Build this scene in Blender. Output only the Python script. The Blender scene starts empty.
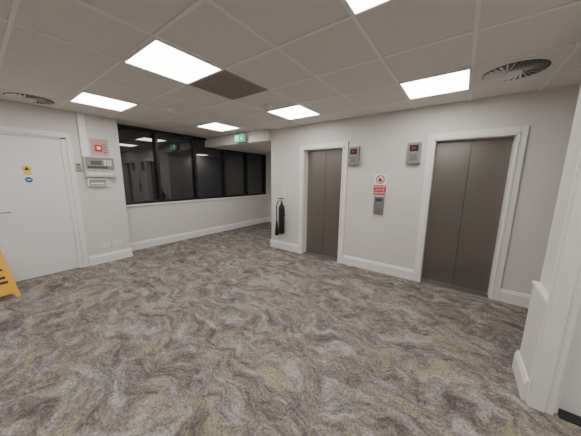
import bpy, bmesh, math, random
from mathutils import Vector, Matrix
random.seed(3)
C=bpy.context.collection
# ---------------------------------------------------------------- materials
def mat(name,col,rough=.6,metal=0,emit=None,es=0,bump=0,bscale=200,spec=.5,var=0,vscale=2):
    m=bpy.data.materials.new(name);m.use_nodes=True
    N=m.node_tree.nodes;L=m.node_tree.links;b=N['Principled BSDF']
    b.inputs['Base Color'].default_value=(*col,1);b.inputs['Roughness'].default_value=rough
    b.inputs['Metallic'].default_value=metal;b.inputs['Specular IOR Level'].default_value=spec
    if emit: b.inputs['Emission Color'].default_value=(*emit,1);b.inputs['Emission Strength'].default_value=es
    g=N.new('ShaderNodeNewGeometry')
    if var:
        n=N.new('ShaderNodeTexNoise');n.inputs['Scale'].default_value=vscale;n.inputs['Detail'].default_value=4
        L.new(g.outputs['Position'],n.inputs['Vector'])
        mx=N.new('ShaderNodeMix');mx.data_type='RGBA'
        mx.inputs[6].default_value=(*[c*(1-var) for c in col],1);mx.inputs[7].default_value=(*[min(1,c*(1+var)) for c in col],1)
        L.new(n.outputs['Fac'],mx.inputs[0]);L.new(mx.outputs[2],b.inputs['Base Color'])
    if bump:
        n=N.new('ShaderNodeTexNoise');n.inputs['Scale'].default_value=bscale;n.inputs['Detail'].default_value=3
        L.new(g.outputs['Position'],n.inputs['Vector'])
        bp=N.new('ShaderNodeBump');bp.inputs['Strength'].default_value=bump;bp.inputs['Distance'].default_value=.004
        L.new(n.outputs['Fac'],bp.inputs['Height']);L.new(bp.outputs[0],b.inputs['Normal'])
    return m
M_wall=mat('wall_paint',(.70,.68,.652),.75,bump=.15,bscale=120,var=.015,vscale=1.5)
M_trim=mat('white_gloss_paint',(.84,.825,.80),.4)
M_door=mat('door_paint',(.82,.815,.815),.45)
M_tile=mat('ceiling_tile',(.80,.765,.725),.9,bump=.5,bscale=260,var=.03,vscale=40)
M_grid=mat('ceiling_grid_metal',(.90,.88,.85),.6)
M_panel=mat('light_diffuser',(1,1,1),.5,emit=(1,.96,.915),es=15)
M_black=mat('black_plastic',(.012,.012,.013),.45)
M_frame=mat('window_frame_dark',(.012,.012,.013),.4)
M_glass=mat('night_glass',(.022,.023,.028),.02,spec=1.0)
M_glass.node_tree.nodes['Principled BSDF'].inputs['IOR'].default_value=1.6
M_grey=mat('grey_plastic',(.24,.24,.235),.5)
M_lgrey=mat('light_grey_plastic',(.55,.54,.51),.5)
M_dgrey=mat('dark_grey',(.06,.06,.06),.5)
M_white=mat('white_plastic',(.82,.81,.79),.4)
M_red=mat('red_plastic',(.60,.03,.03),.4)
M_pink=mat('notice_pink',(.58,.36,.31),.6)
M_green=mat('exit_green',(.0,.30,.16),.4,emit=(.0,.58,.32),es=.7)
M_signwhite=mat('sign_white',(.9,.9,.9),.4)
M_exitwhite=mat('exit_white',(.9,.9,.9),.4,emit=(1,1,1),es=1.0)
M_yellow=mat('yellow_plastic',(.80,.42,.015),.4)
M_blue=mat('sticker_blue',(.03,.10,.45),.4)
M_ystick=mat('sticker_yellow',(.85,.62,.03),.4)
M_grille=mat('grille_taupe',(.40,.355,.315),.6)
M_lcd=mat('lcd_green',(.10,.14,.10),.2)
M_chrome=mat('chrome',(.6,.6,.6),.2,metal=1)
def steel():
    m=mat('brushed_steel',(.27,.245,.222),.30,metal=.85)
    N=m.node_tree.nodes;L=m.node_tree.links;b=N['Principled BSDF']
    g=N.new('ShaderNodeNewGeometry');mp=N.new('ShaderNodeMapping');mp.inputs['Scale'].default_value=(160,160,1.5)
    n=N.new('ShaderNodeTexNoise');n.inputs['Scale'].default_value=2;n.inputs['Detail'].default_value=4
    L.new(g.outputs['Position'],mp.inputs[0]);L.new(mp.outputs[0],n.inputs['Vector'])
    mx=N.new('ShaderNodeMix');mx.data_type='RGBA';mx.inputs[6].default_value=(.235,.215,.20,1);mx.inputs[7].default_value=(.30,.277,.258,1)
    L.new(n.outputs['Fac'],mx.inputs[0]);L.new(mx.outputs[2],b.inputs['Base Color'])
    bp=N.new('ShaderNodeBump');bp.inputs['Strength'].default_value=.12;bp.inputs['Distance'].default_value=.001
    L.new(n.outputs['Fac'],bp.inputs['Height']);L.new(bp.outputs[0],b.inputs['Normal'])
    return m
M_steel=steel()
M_psteel=mat('plate_steel',(.33,.32,.31),.35,metal=.8)
def carpet():
    m=bpy.data.materials.new('carpet');m.use_nodes=True;N=m.node_tree.nodes;L=m.node_tree.links;b=N['Principled BSDF']
    b.inputs['Roughness'].default_value=.95;b.inputs['Specular IOR Level'].default_value=.15
    g=N.new('ShaderNodeNewGeometry')
    def noise(vec,s,d=4,r=.55,dist=0):
        n=N.new('ShaderNodeTexNoise');n.inputs['Scale'].default_value=s;n.inputs['Detail'].default_value=d;n.inputs['Roughness'].default_value=r;n.inputs['Distortion'].default_value=dist
        L.new(vec,n.inputs['Vector']);return n
    def ramp(src,stops):
        r=N.new('ShaderNodeValToRGB');e=r.color_ramp.elements
        e[0].position,e[0].color=stops[0][0],(*stops[0][1],1);e[1].position,e[1].color=stops[-1][0],(*stops[-1][1],1)
        for p,c in stops[1:-1]:
            x=e.new(p);x.color=(*c,1)
        L.new(src,r.inputs[0]);return r
    def mix(f,a,bb,t='MIX'):
        x=N.new('ShaderNodeMix');x.data_type='RGBA';x.blend_type=t
        if isinstance(f,(int,float)): x.inputs[0].default_value=f
        else: L.new(f,x.inputs[0])
        L.new(a,x.inputs[6]);L.new(bb,x.inputs[7]);return x.outputs[2]
    w=noise(g.outputs['Position'],1.8,3)
    s=N.new('ShaderNodeVectorMath');s.operation='SCALE';s.inputs[3].default_value=.7;L.new(w.outputs['Color'],s.inputs[0])
    a=N.new('ShaderNodeVectorMath');a.operation='ADD';L.new(g.outputs['Position'],a.inputs[0]);L.new(s.outputs[0],a.inputs[1])
    mp=N.new('ShaderNodeMapping');mp.inputs['Rotation'].default_value=(0,0,.5);mp.inputs['Scale'].default_value=(1,2.1,1);L.new(a.outputs[0],mp.inputs[0])
    n1=noise(mp.outputs[0],4.2,10,.77,.4)
    base=ramp(n1.outputs['Fac'],[(.38,(.112,.096,.091)),(.46,(.178,.157,.148)),(.53,(.25,.226,.212)),(.63,(.40,.373,.35))])
    mp2=N.new('ShaderNodeMapping');mp2.inputs['Rotation'].default_value=(0,0,-.5);mp2.inputs['Location'].default_value=(7,3,1);mp2.inputs['Scale'].default_value=(1,1.8,1);L.new(a.outputs[0],mp2.inputs[0])
    n2=noise(mp2.outputs[0],3.4,10,.77,.4)
    mask=ramp(n2.outputs['Fac'],[(.52,(0,0,0)),(.62,(.75,.75,.75))])
    yel=N.new('ShaderNodeRGB');yel.outputs[0].default_value=(.345,.31,.20,1)
    c=mix(mask.outputs[0],base.outputs[0],yel.outputs[0])
    n3=noise(g.outputs['Position'],60,3,.75)
    fl=ramp(n3.outputs['Fac'],[(.34,(.55,.55,.55)),(.66,(1.38,1.38,1.38))])
    c=mix(1.0,c,fl.outputs[0],'MULTIPLY')
    L.new(c,b.inputs['Base Color'])
    bp=N.new('ShaderNodeBump');bp.inputs['Strength'].default_value=.5;bp.inputs['Distance'].default_value=.006
    L.new(n3.outputs['Fac'],bp.inputs['Height']);L.new(bp.outputs[0],b.inputs['Normal'])
    return m
M_carpet=carpet()
# ---------------------------------------------------------------- mesh builder
class B:
    def __init__(s,name,origin=(0,0,0),rot=0):
        s.name=name;s.bm=bmesh.new();s.mats=[];s.o=Vector(origin);s.rot=rot
    def mi(s,m):
        if m not in s.mats: s.mats.append(m)
        return s.mats.index(m)
    def box(s,a,b,m,T=None):
        i=s.mi(m);lo=[min(x,y) for x,y in zip(a,b)];hi=[max(x,y) for x,y in zip(a,b)]
        vs=[s.bm.verts.new((x,y,z)) for x in (lo[0],hi[0]) for y in (lo[1],hi[1]) for z in (lo[2],hi[2])]
        for f in [(0,1,3,2),(4,6,7,5),(0,4,5,1),(2,3,7,6),(0,2,6,4),(1,5,7,3)]:
            fc=s.bm.faces.new([vs[k] for k in f]);fc.material_index=i
        if T is not None: bmesh.ops.transform(s.bm,matrix=T,verts=vs)
        return vs
    def cyl(s,c,r,h,m,axis='Z',r2=None,seg=28,T=None):
        i=s.mi(m);R={'Z':Matrix(),'X':Matrix.Rotation(math.pi/2,4,'Y'),'Y':Matrix.Rotation(math.pi/2,4,'X')}[axis]
        q=bmesh.ops.create_cone(s.bm,cap_ends=True,segments=seg,radius1=r,radius2=r if r2 is None else r2,depth=h,matrix=(T or Matrix())@Matrix.Translation(c)@R)
        fs={f for v in q['verts'] for f in v.link_faces}
        for f in fs: f.material_index=i; f.smooth=len(f.verts)==4
    def lathe(s,prof,c,m,seg=28):
        i=s.mi(m);rings=[]
        for r,z in prof: rings.append([s.bm.verts.new((c[0]+r*math.cos(2*math.pi*k/seg),c[1]+r*math.sin(2*math.pi*k/seg),c[2]+z)) for k in range(seg)])
        for a,b in zip(rings,rings[1:]):
            for k in range(seg):
                f=s.bm.faces.new([a[k],a[(k+1)%seg],b[(k+1)%seg],b[k]]);f.material_index=i;f.smooth=True
        for rg in (rings[0],rings[-1]):
            f=s.bm.faces.new(rg);f.material_index=i
    def tube(s,pts,rad,m,seg=10):
        i=s.mi(m);pts=[Vector(p) for p in pts]
        rs=rad if isinstance(rad,(list,tuple)) else [rad]*len(pts);rings=[]
        for k,p in enumerate(pts):
            t=(pts[min(k+1,len(pts)-1)]-pts[max(k-1,0)]).normalized();u=t.orthogonal() if k==0 else (u-t*u.dot(t))
            u=u.normalized();v=t.cross(u);rings.append([s.bm.verts.new(p+(u*math.cos(2*math.pi*j/seg)+v*math.sin(2*math.pi*j/seg))*rs[k]) for j in range(seg)])
        for a,b in zip(rings,rings[1:]):
            for k in range(seg):
                f=s.bm.faces.new([a[k],a[(k+1)%seg],b[(k+1)%seg],b[k]]);f.material_index=i;f.smooth=True
        for rg in (rings[0],rings[-1]): s.bm.faces.new(rg).material_index=i
    def poly(s,pts,m,T=None):
        i=s.mi(m);vs=[s.bm.verts.new(p) for p in pts];s.bm.faces.new(vs).material_index=i
        if T is not None: bmesh.ops.transform(s.bm,matrix=T,verts=vs)
    def done(s,bevel=0,parent=None):
        bmesh.ops.recalc_face_normals(s.bm,faces=s.bm.faces[:])
        me=bpy.data.meshes.new(s.name);s.bm.to_mesh(me);s.bm.free()
        for m in s.mats: me.materials.append(m)
        o=bpy.data.objects.new(s.name,me);C.objects.link(o);o.location=s.o;o.rotation_euler=(0,0,s.rot)
        if bevel:
            b=o.modifiers.new('bevel','BEVEL');b.width=bevel;b.segments=2;b.limit_method='ANGLE'
        if parent: o.parent=parent
        return o
def wall(name,*boxes):
    for a,c in boxes:
        b=B(name);b.box(a,c,M_wall);b.done()
def text(name,body,size,loc,rot,m,parent,sx=1):
    c=bpy.data.curves.new(name,'FONT');c.body=body;c.size=size;c.align_x='CENTER';c.align_y='CENTER';c.extrude=.0006
    c.materials.append(m);o=bpy.data.objects.new(name,c);C.objects.link(o);o.location=loc;o.rotation_euler=rot;o.scale=(sx,1,1)
    o.parent=parent;o.matrix_parent_inverse=parent.matrix_basis.inverted();return o
FACE_E=(math.pi/2,0,0)
# ---------------------------------------------------------------- dimensions
H=2.461;YE=3.75;XD=-4.908;XW=-5.275;YEND=5.9;XC=-3.25;YB=-3.2;XR=2.6
GX=-.636;GY=2.684
b=B('floor');b.box((-5.6,YB-.1,-.1),(XR+.1,YEND+.1,0),M_carpet);b.done()
b=B('ceiling');b.box((-5.6,YB-.1,H),(XR+.1,YEND+.1,H+.1),M_tile)
for k in range(-9,7):
    x=GX+k*.6
    if x>-5.3: b.box((x-.012,YB,H-.006),(x+.012,YEND,H+.002),M_grid)
for k in range(-10,6):
    y=GY+k*.6
    if y>YB: b.box((-5.3,y-.012,H-.0062),(XR,y+.012,H+.002),M_grid)
b.done()
O1=(-2.45,-1.65);O2=(-.36,.45);ZT=2.02
wall('wall_lift',*[((x0,YE,0),(x1,YE+.3,H)) for x0,x1 in ((XC,O1[0]),(O1[1],O2[0]),(O2[1],1.7))],
  *[((x0,YE,ZT),(x1,YE+.3,H)) for x0,x1 in (O1,O2)])
wall('wall_corridor',((XC,YE+.3,0),(XC+.15,YEND,H)))
wall('wall_end',((-5.6,YEND,0),(XC+.15,YEND+.1,H)))
wall('wall_left',((XD-.15,.93,0),(XD,1.62,H)),((XD-.15,YB,0),(XD,.03,H)),((XD-.15,.03,2.06),(XD,.93,H)),((XW-.3,1.52,0),(XD-.15,1.62,H)))
wall('wall_window',((XW-.25,1.62,0),(XW,YEND,.90)))
b=B('window_sill');b.box((XW-.25,1.62,.90),(XW+.03,YEND,.935),M_trim);b.done(.005)
wall('wall_soffit',((-5.6,3.64,2.235),(XC,YEND,H-.007)))
wall('wall_back',((XD,YB-.1,0),(XR,YB,H)))
wall('wall_right',((XR,YB,0),(XR+.1,2.25,H)))
wall('wall_right_return',((.545,2.06,0),(.64,2.40,H)),((.515,2.06,0),(.545,2.40,.735)),((1.62,2.06,0),(XR,2.25,H)),((.64,2.06,2.08),(1.62,2.25,H)),((.64,2.30,0),(1.7,2.40,H)),((1.65,2.40,0),(1.7,YE,H)))
b=B('trim_dado_cap');b.box((.505,2.055,.735),(.546,2.405,.757),M_trim);b.done(.003)
# windows
b=B('window_1')
ys=[1.62,2.43,3.31,4.17,5.0,5.82]
b.box((XW-.12,1.62,.935),(XW-.10,YEND,H-.006),M_glass)
for y in ys: b.box((XW-.10,y-.03,.935),(XW-.03,y+.03,2.45),M_frame)
b.box((XW-.10,1.62,.935),(XW-.03,YEND,.985),M_frame)
b.box((XW-.10,1.62,2.40),(XW-.03,3.64,2.455),M_frame);b.box((XW-.10,3.64,2.19),(XW-.03,YEND,2.235),M_frame)
b.box((XW-.10,5.85,.935),(XW-.0,YEND,2.235),M_wall)
b.done(.003)
# ---------------------------------------------------------------- baseboards
def skirt(name,a,c,n):
    b=B(name);P=[(0,0),(.022,0),(.022,.125),(.014,.14),(.012,.155),(0,.16)]
    i=b.mi(M_trim);r=[]
    for q in (a,c): r.append([b.bm.verts.new((q[0]+n[0]*o,q[1]+n[1]*o,z)) for o,z in P])
    for k in range(len(P)): b.bm.faces.new([r[0][k],r[0][(k+1)%6],r[1][(k+1)%6],r[1][k]])
    b.bm.faces.new(r[0]);b.bm.faces.new(r[1]);return b.done()
skirt('baseboard_lift_wall',(XC-.02,YE),(O1[0]-.08,YE),(0,-1))
skirt('baseboard_lift_wall',(O1[1]+.08,YE),(O2[0]-.08,YE),(0,-1))
skirt('baseboard_lift_wall',(O2[1]+.08,YE),(1.65,YE),(0,-1))
skirt('baseboard_corridor',(XC,YE),(XC,YEND),(-1,0))
skirt('baseboard_window_wall',(XW,1.62),(XW,YEND),(1,0))
skirt('baseboard_left',(XD,1.00),(XD,1.63),(1,0))
skirt('baseboard_left',(XD,YB),(XD,-.04),(1,0))
skirt('baseboard_return',(.515,2.06),(.515,2.42),(-1,0))
skirt('baseboard_end',(XW,YEND),(XC,YEND),(0,-1))
skirt('baseboard_back',(XD,YB),(XR,YB),(0,1))
# ---------------------------------------------------------------- lift doors
def lift(x0,x1,w=.078):
    b=B('elevator_door',((x0+x1)/2,YE,0));hw=(x1-x0)/2
    for s in (-1,1):
        b.box((s*hw,-.022,0),(s*(hw+w),0,ZT+w),M_trim);b.box((s*hw,-.03,0),(s*(hw+.02),-.02,ZT+.02),M_trim)
        b.box((s*hw,-.022,0),(s*(hw-.016),.15,ZT),M_trim)
    b.box((-hw-w,-.0221,ZT),(hw+w,0,ZT+w),M_trim);b.box((-hw-.02,-.03,ZT),(hw+.02,-.02,ZT+.02),M_trim)
    b.box((-hw,-.022,ZT-.014),(hw,.15,ZT),M_trim)
    for s in (-1,1):
        b.box((s*.0025,.14,.008),(s*(hw-.016),.17,ZT-.014),M_steel)
    b.box((-hw,.168,0),(hw,.2,ZT),M_black)
    b.box((-hw+.016,-.01,0.001),(hw-.016,.14,.008),M_psteel)
    for k in range(3): b.box((-hw+.02,.02+k*.035,.008),(hw-.02,.026+k*.035,.0095),M_dgrey)
    return b.done(.0015)
lift(*O1);lift(*O2)
def indicator(x):
    b=B('landing_indicator',(x,YE,0))
    b.box((-.085,-.05,1.71),(.085,0,2.0),M_psteel);b.box((-.072,-.056,1.725),(.072,-.05,1.985),M_grey)
    b.box((-.055,-.060,1.88),(.055,-.056,1.965),M_black)
    b.box((-.02,-.0615,1.90),(-.012,-.06,1.945),M_red);b.box((.0,-.0615,1.915),(.018,-.06,1.93),M_red)
    for k in range(4): b.box((-.05,-.0575,1.76+k*.022),(.05,-.056,1.768+k*.022),M_dgrey)
    b.done(.004)
indicator(-1.46);indicator(-.59)
b=B('call_button_panel',(-1.02,YE,0))
b.box((-.075,-.02,.94),(.075,0,1.225),M_psteel);b.cyl((0,-.024,1.03),.022,.012,M_chrome,'Y');b.cyl((0,-.03,1.03),.015,.006,M_grey,'Y')
b.cyl((0,-.024,1.10),.022,.012,M_chrome,'Y');b.box((-.05,-.0215,1.15),(.05,-.02,1.20),M_dgrey);b.done(.004)
b=B('fire_notice_sign',(-1.025,YE,0))
b.box((-.10,-.006,1.245),(.10,0,1.565),M_signwhite)
b.box((-.094,-.008,1.25),(.094,-.006,1.40),M_red)
b.cyl((0,-.0075,1.487),.066,.004,M_red,'Y',seg=40);b.cyl((0,-.009,1.487),.050,.004,M_signwhite,'Y',seg=40)
b.box((-.028,-.0125,1.455),(.028,-.0105,1.49),M_black);b.poly([(-.02,-.0125,1.488),(.022,-.0125,1.488),(.012,-.0125,1.512),(.004,-.0125,1.500),(-.004,-.0125,1.522)],M_black)
b.box((-.056,-.014,-.006),(.056,-.012,.006),M_red,Matrix.Translation((0,0,1.487))@Matrix.Rotation(math.radians(45),4,'Y'))
o=b.done()
for k,t in enumerate(['DO NOT USE','LIFT IN THE','EVENT OF FIRE']):
    text('line_%d'%(k+1),t,.036,(-1.025,YE-.010,1.373-k*.045),FACE_E,M_signwhite,o,.75)
# ---------------------------------------------------------------- fire extinguisher (black)
b=B('fire_extinguisher',(-2.92,YE,0))
b.lathe([(.0,0),(.05,.0),(.062,.012),(.062,.50),(.056,.56),(.03,.61),(.02,.63),(.02,.66)],(.02,-.09,.36),M_black)
b.box((-.03,-.02,.62),(.07,0,.98),M_white);b.box((-.02,-.05,.72),(.06,-.01,.76),M_dgrey)
b.cyl((.02,-.09,1.04),.022,.05,M_chrome);b.box((-.005,-.19,1.08),(.045,-.06,1.095),M_black);b.box((-.0,-.18,1.045),(.04,-.07,1.058),M_chrome)
b.tube([(.0,-.10,1.05),(-.05,-.12,1.03),(-.09,-.12,.94),(-.095,-.11,.75),(-.09,-.11,.6)],.011,M_black)
b.tube([(-.09,-.11,.62),(-.09,-.11,.55),(-.09,-.11,.32)],[.014,.022,.045],M_black,16)
b.box((-.0,-.012,1.12),(.06,0,1.30),M_white)
b.done()
# ---------------------------------------------------------------- door wall objects
b=B('door_1',(XD,0,0))
b.box((-.06,.09,.008),(-.02,.87,2.03),M_door)
for y0,y1 in ((.031,.09),(.87,.929)): b.box((-.15,y0,0),(0,y1,2.06),M_trim)
b.box((-.15,.031,2.03),(0,.929,2.06),M_trim)
for y0,y1 in ((-.03,.035),(.925,.99)): b.box((0,y0,0),(.018,y1,2.125),M_trim)
b.box((0,-.03,2.055),(.0181,.99,2.125),M_trim)
b.cyl((-.012,.15,1.0),.026,.012,M_chrome,'X');b.tube([(-.01,.15,1.0),(.04,.15,1.0),(.045,.20,1.0),(.045,.27,1.0)],.009,M_chrome)
b.cyl((-.019,.485,1.585),.045,.003,M_ystick,'X');b.poly([(-.016,.458,1.565),(-.016,.512,1.565),(-.016,.485,1.612)],M_black)
b.box((-.02,.45,1.50),(-.0175,.52,1.535),M_ystick)
b.cyl((-.019,.487,1.43),.038,.003,M_blue,'X');b.box((-.02,.465,1.425),(-.0165,.509,1.437),M_signwhite)
b.done(.002)
b=B('door_keypad',(XD,.98,1.635))
b.box((0,.015,-.055),(.03,.085,.055),M_lgrey);b.box((.03,.022,-.045),(.033,.078,.0),M_grey);b.box((.03,.03,.015),(.0325,.07,.04),M_dgrey);b.done(.004)
b=B('fire_alarm_panel',(XD,1.29,1.60))
b.box((0,-.20,-.12),(.09,.20,.20),M_lgrey);b.box((.09,-.185,.0),(.095,.185,.185),M_grey)
b.box((.095,-.12,.07),(.098,.02,.135),M_lcd);b.box((.095,-.165,.015),(.097,.10,.05),M_dgrey)
for r in range(3):
    for k in range(3): b.box((.095,.05+k*.038,.065+r*.032),(.1,.078+k*.038,.088+r*.032),M_white)
for k in range(8): b.box((.09,-.16+k*.035,-.03),(.094,-.145+k*.035,-.015),[M_red,M_ystick,M_dgrey][k%3])
b.box((.09,-.17,-.09),(.0925,.17,-.05),M_white)
b.cyl((.095,.155,.02),.012,.012,M_chrome,'X');b.done(.006)
b=B('alarm_document_box',(XD,1.24,1.43));b.box((0,-.13,-.10),(.05,.13,.035),M_white);b.box((.05,-.11,-.085),(.052,.11,-.0),M_grey);b.box((.052,-.09,-.07),(.054,.09,-.045),M_white);b.done(.004)
b=B('fire_zone_notice',(XD,1.335,1.96))
b.box((0,-.125,-.14),(.012,.125,.14),M_lgrey);b.box((.012,-.11,-.125),(.014,.11,.125),M_pink);b.box((.014,-.065,-.065),(.03,.025,.035),M_red);b.box((.03,-.045,-.04),(.032,.005,.01),M_signwhite)
for k in range(4): b.box((.014,.035,-.08+k*.04),(.015,.095,-.07+k*.04),M_dgrey)
b.done(.002)
b=B('cable_trunking',(XD,1.13,0));b.box((0,-.045,1.80),(.05,.045,H-.01),M_white);b.box((.05,-.035,1.80),(.055,.035,H-.01),M_white);b.done(.003)
def socket(y):
    b=B('double_socket',(XD,y,.31));b.box((0,-.073,-.043),(.012,.073,.043),M_white)
    for s in (-1,1):
        b.box((.012,s*.035-.012,.018),(.016,s*.035+.012,.034),M_lgrey)
        b.box((.012,s*.035-.003,.0),(.0125,s*.035+.003,.01),M_black)
        for q in (-1,1): b.box((.012,s*.035+q*.011-.003,-.018),(.0125,s*.035+q*.011+.003,-.013),M_black)
    b.done(.002)
socket(1.235);socket(1.41)
# exit sign
b=B('exit_sign',(-3.98,3.56,0))
b.box((-.16,-.02,2.25),(.16,.02,2.41),M_white);b.box((-.155,-.024,2.255),(.155,-.02,2.405),M_green)
for x in (-.12,.12): b.cyl((x,0,2.432),.005,.045,M_chrome)
Y=-.026
b.box((-.12,Y,2.275),(-.075,Y+.002,2.385),M_exitwhite)
b.cyl((-.02,Y,2.373),.011,.003,M_exitwhite,'Y')
for p,q,w in [((-.03,2.36),(-.045,2.32),.016),((-.045,2.32),(-.02,2.30),.009),((-.02,2.30),(-.03,2.275),.009),((-.045,2.32),(-.06,2.295),.009),((-.03,2.355),(-.055,2.345),.007),((-.03,2.355),(-.01,2.335),.007)]:
    d=Vector((q[0]-p[0],0,q[1]-p[1]));L=d.length;a=math.atan2(d.x,d.z)
    b.box((-w/2,0,0),(w/2,.002,L),M_exitwhite,Matrix.Translation((p[0],Y,p[1]))@Matrix.Rotation(a,4,'Y'))
b.box((.07,Y,2.31),(.086,Y+.002,2.375),M_exitwhite);b.poly([(.05,Y,2.32),(.106,Y,2.32),(.078,Y,2.285)],M_exitwhite)
b.done()
# ---------------------------------------------------------------- ceiling fittings
def light(cx,cy):
    x=GX+cx*.6+.3;y=GY+cy*.6+.3
    b=B('hidden_fill_panel',(x,y,H))
    for s in (-1,1):
        b.box((s*.278,-.296,-.014),(s*.296,.296,0),M_grid);b.box((-.278,s*.278,-.014),(.278,s*.296,0),M_grid)
    b.box((-.278,-.278,-.008),(.278,.278,-.002),M_panel);b.done()
for cx in (-6,-3,0,3):
    for cy in (-6,-3,0):
        if cx==3 and cy==0: continue
        light(cx,cy)
b=B('hidden_fill_panel',(-3.55,4.7,2.235))  # added glowing panel, hidden behind the lift wall corner, to brighten the corridor
b.box((-.2,-.2,-.01),(.2,.2,0),M_grid);b.box((-.17,-.17,-.013),(.17,.17,-.01),M_panel);b.done()
def diffuser(x,y):
    b=B('round_air_diffuser',(x,y,H))
    b.box((-.285,-.285,-.008),(.285,.285,0),M_tile)
    seg=48
    b.cyl((0,0,-.009),.235,.004,M_trim,seg=seg);b.cyl((0,0,-.0115),.222,.003,M_dgrey,seg=seg)
    b.cyl((0,0,-.018),.055,.014,M_trim,seg=32)
    for k in range(28):
        T=Matrix.Rotation(2*math.pi*k/28,4,'Z')@Matrix.Translation((.135,0,-.017))@Matrix.Rotation(.35,4,'Z')@Matrix.Rotation(math.radians(35),4,'X')
        b.box((-.082,-.009,-.0012),(.082,.009,.0012),M_trim,T)
    b.done()
diffuser(GX+.9,GY+.3);diffuser(GX-6.5*.6,GY-3.5*.6)
b=B('return_air_grille',(GX-2.5*.6,GY-1.5*.6,H))
for s in (-1,1): b.box((s*.275,-.296,-.012),(s*.296,.296,0),M_grille);b.box((-.28,s*.275,-.012),(.28,s*.296,0),M_grille)
b.box((-.28,-.28,-.004),(.28,.28,-.0),M_grille)
for k in range(22): b.box((-.275,-.268+k*.0255,-.011),(.275,-.258+k*.0255,-.003),M_grille)
b.done()
def detector(x,y):
    b=B('smoke_detector',(x,y,H));b.lathe([(.0,-.045),(.03,-.045),(.045,-.03),(.052,-.012),(.052,0)],(0,0,0),M_white);b.done()
detector(-2.22,2.50);detector(-3.46,1.84)
# ---------------------------------------------------------------- right-hand door
b=B('door_2',(0,2.06,0))
b.box((.515,-.03,0),(.64,0,H-.01),M_trim);b.box((.525,-.04,0),(.60,-.03,H-.01),M_trim)
b.box((1.62,-.03,0),(1.70,0,2.12),M_trim);b.box((.64,-.0301,2.05),(1.70,0,2.12),M_trim)
b.box((.64,-.0,0),(.665,.14,2.08),M_trim);b.box((1.595,-.0,0),(1.62,.14,2.08),M_trim);b.box((.64,0,2.045),(1.62,.14,2.08),M_trim)
b.box((.667,.05,.012),(1.592,.095,2.04),M_door);b.box((.665,-.03,.001),(1.595,.12,.011),M_black)
b.box((1.45,.042,.9),(1.54,.05,1.1),M_chrome);b.tube([(1.50,.04,1.03),(1.50,-.01,1.03),(1.46,-.015,1.03),(1.38,-.015,1.03)],.009,M_chrome)
b.done(.003)
# ---------------------------------------------------------------- wet floor sign
ang=math.radians(10)
b=B('wet_floor_sign',(-4.50,.0,0),ang)
hh=.62;sp=.24
for s in (-1,1):
    tilt=math.atan2(sp,hh)*s
    T=Matrix.Translation((0,0,hh))@Matrix.Rotation(-tilt,4,'Y')
    L=math.hypot(hh,sp)
    i=b.mi(M_yellow)
    out=[(-.10,-.0),(.10,-.0),(.145,-L+.008),(.11,-L+.008),(.09,-L+.07),(-.09,-L+.07),(-.11,-L+.008),(-.145,-L+.008)]
    v1=[b.bm.verts.new((-.006,y,z)) for y,z in out];v2=[b.bm.verts.new((.006,y,z)) for y,z in out]
    b.bm.faces.new(v1).material_index=i;b.bm.faces.new(v2).material_index=i
    for k in range(8): b.bm.faces.new([v1[k],v1[(k+1)%8],v2[(k+1)%8],v2[k]]).material_index=i
    bmesh.ops.transform(b.bm,matrix=T,verts=v1+v2)
    b.poly([(s*.0075,-.075,-.30),(s*.0075,.075,-.30),(s*.0075,0,-.17)],M_black,T)
    b.box((s*.006,-.07,-.40),(s*.008,.07,-.37),M_black,T);b.box((s*.006,-.08,-.46),(s*.008,.08,-.43),M_black,T)
b.cyl((0,0,hh),.016,.22,M_yellow,'Y');b.done()
# ---------------------------------------------------------------- world, camera
w=bpy.data.worlds.new('w');bpy.context.scene.world=w;w.use_nodes=True
w.node_tree.nodes['Background'].inputs[0].default_value=(.02,.022,.03,1);w.node_tree.nodes['Background'].inputs[1].default_value=.3
f,yaw,pitch,roll,h=231.627,0.631,0.172,0.011,1.499
cy,sy=math.cos(yaw),math.sin(yaw);F=Vector((-sy,cy,0));R=Vector((cy,sy,0));U=Vector((0,0,1))
F2=F*math.cos(pitch)-U*math.sin(pitch);U2=U*math.cos(pitch)+F*math.sin(pitch)
R2=R*math.cos(roll)+U2*math.sin(roll);U3=-R*math.sin(roll)+U2*math.cos(roll)
cd=bpy.data.cameras.new('camera');cam=bpy.data.objects.new('camera',cd);C.objects.link(cam)
cam.matrix_world=Matrix(((R2.x,U3.x,-F2.x,0),(R2.y,U3.y,-F2.y,0),(R2.z,U3.z,-F2.z,h),(0,0,0,1)))
cd.sensor_width=36;cd.lens=36*f/581;cd.clip_start=.02
bpy.context.scene.camera=cam
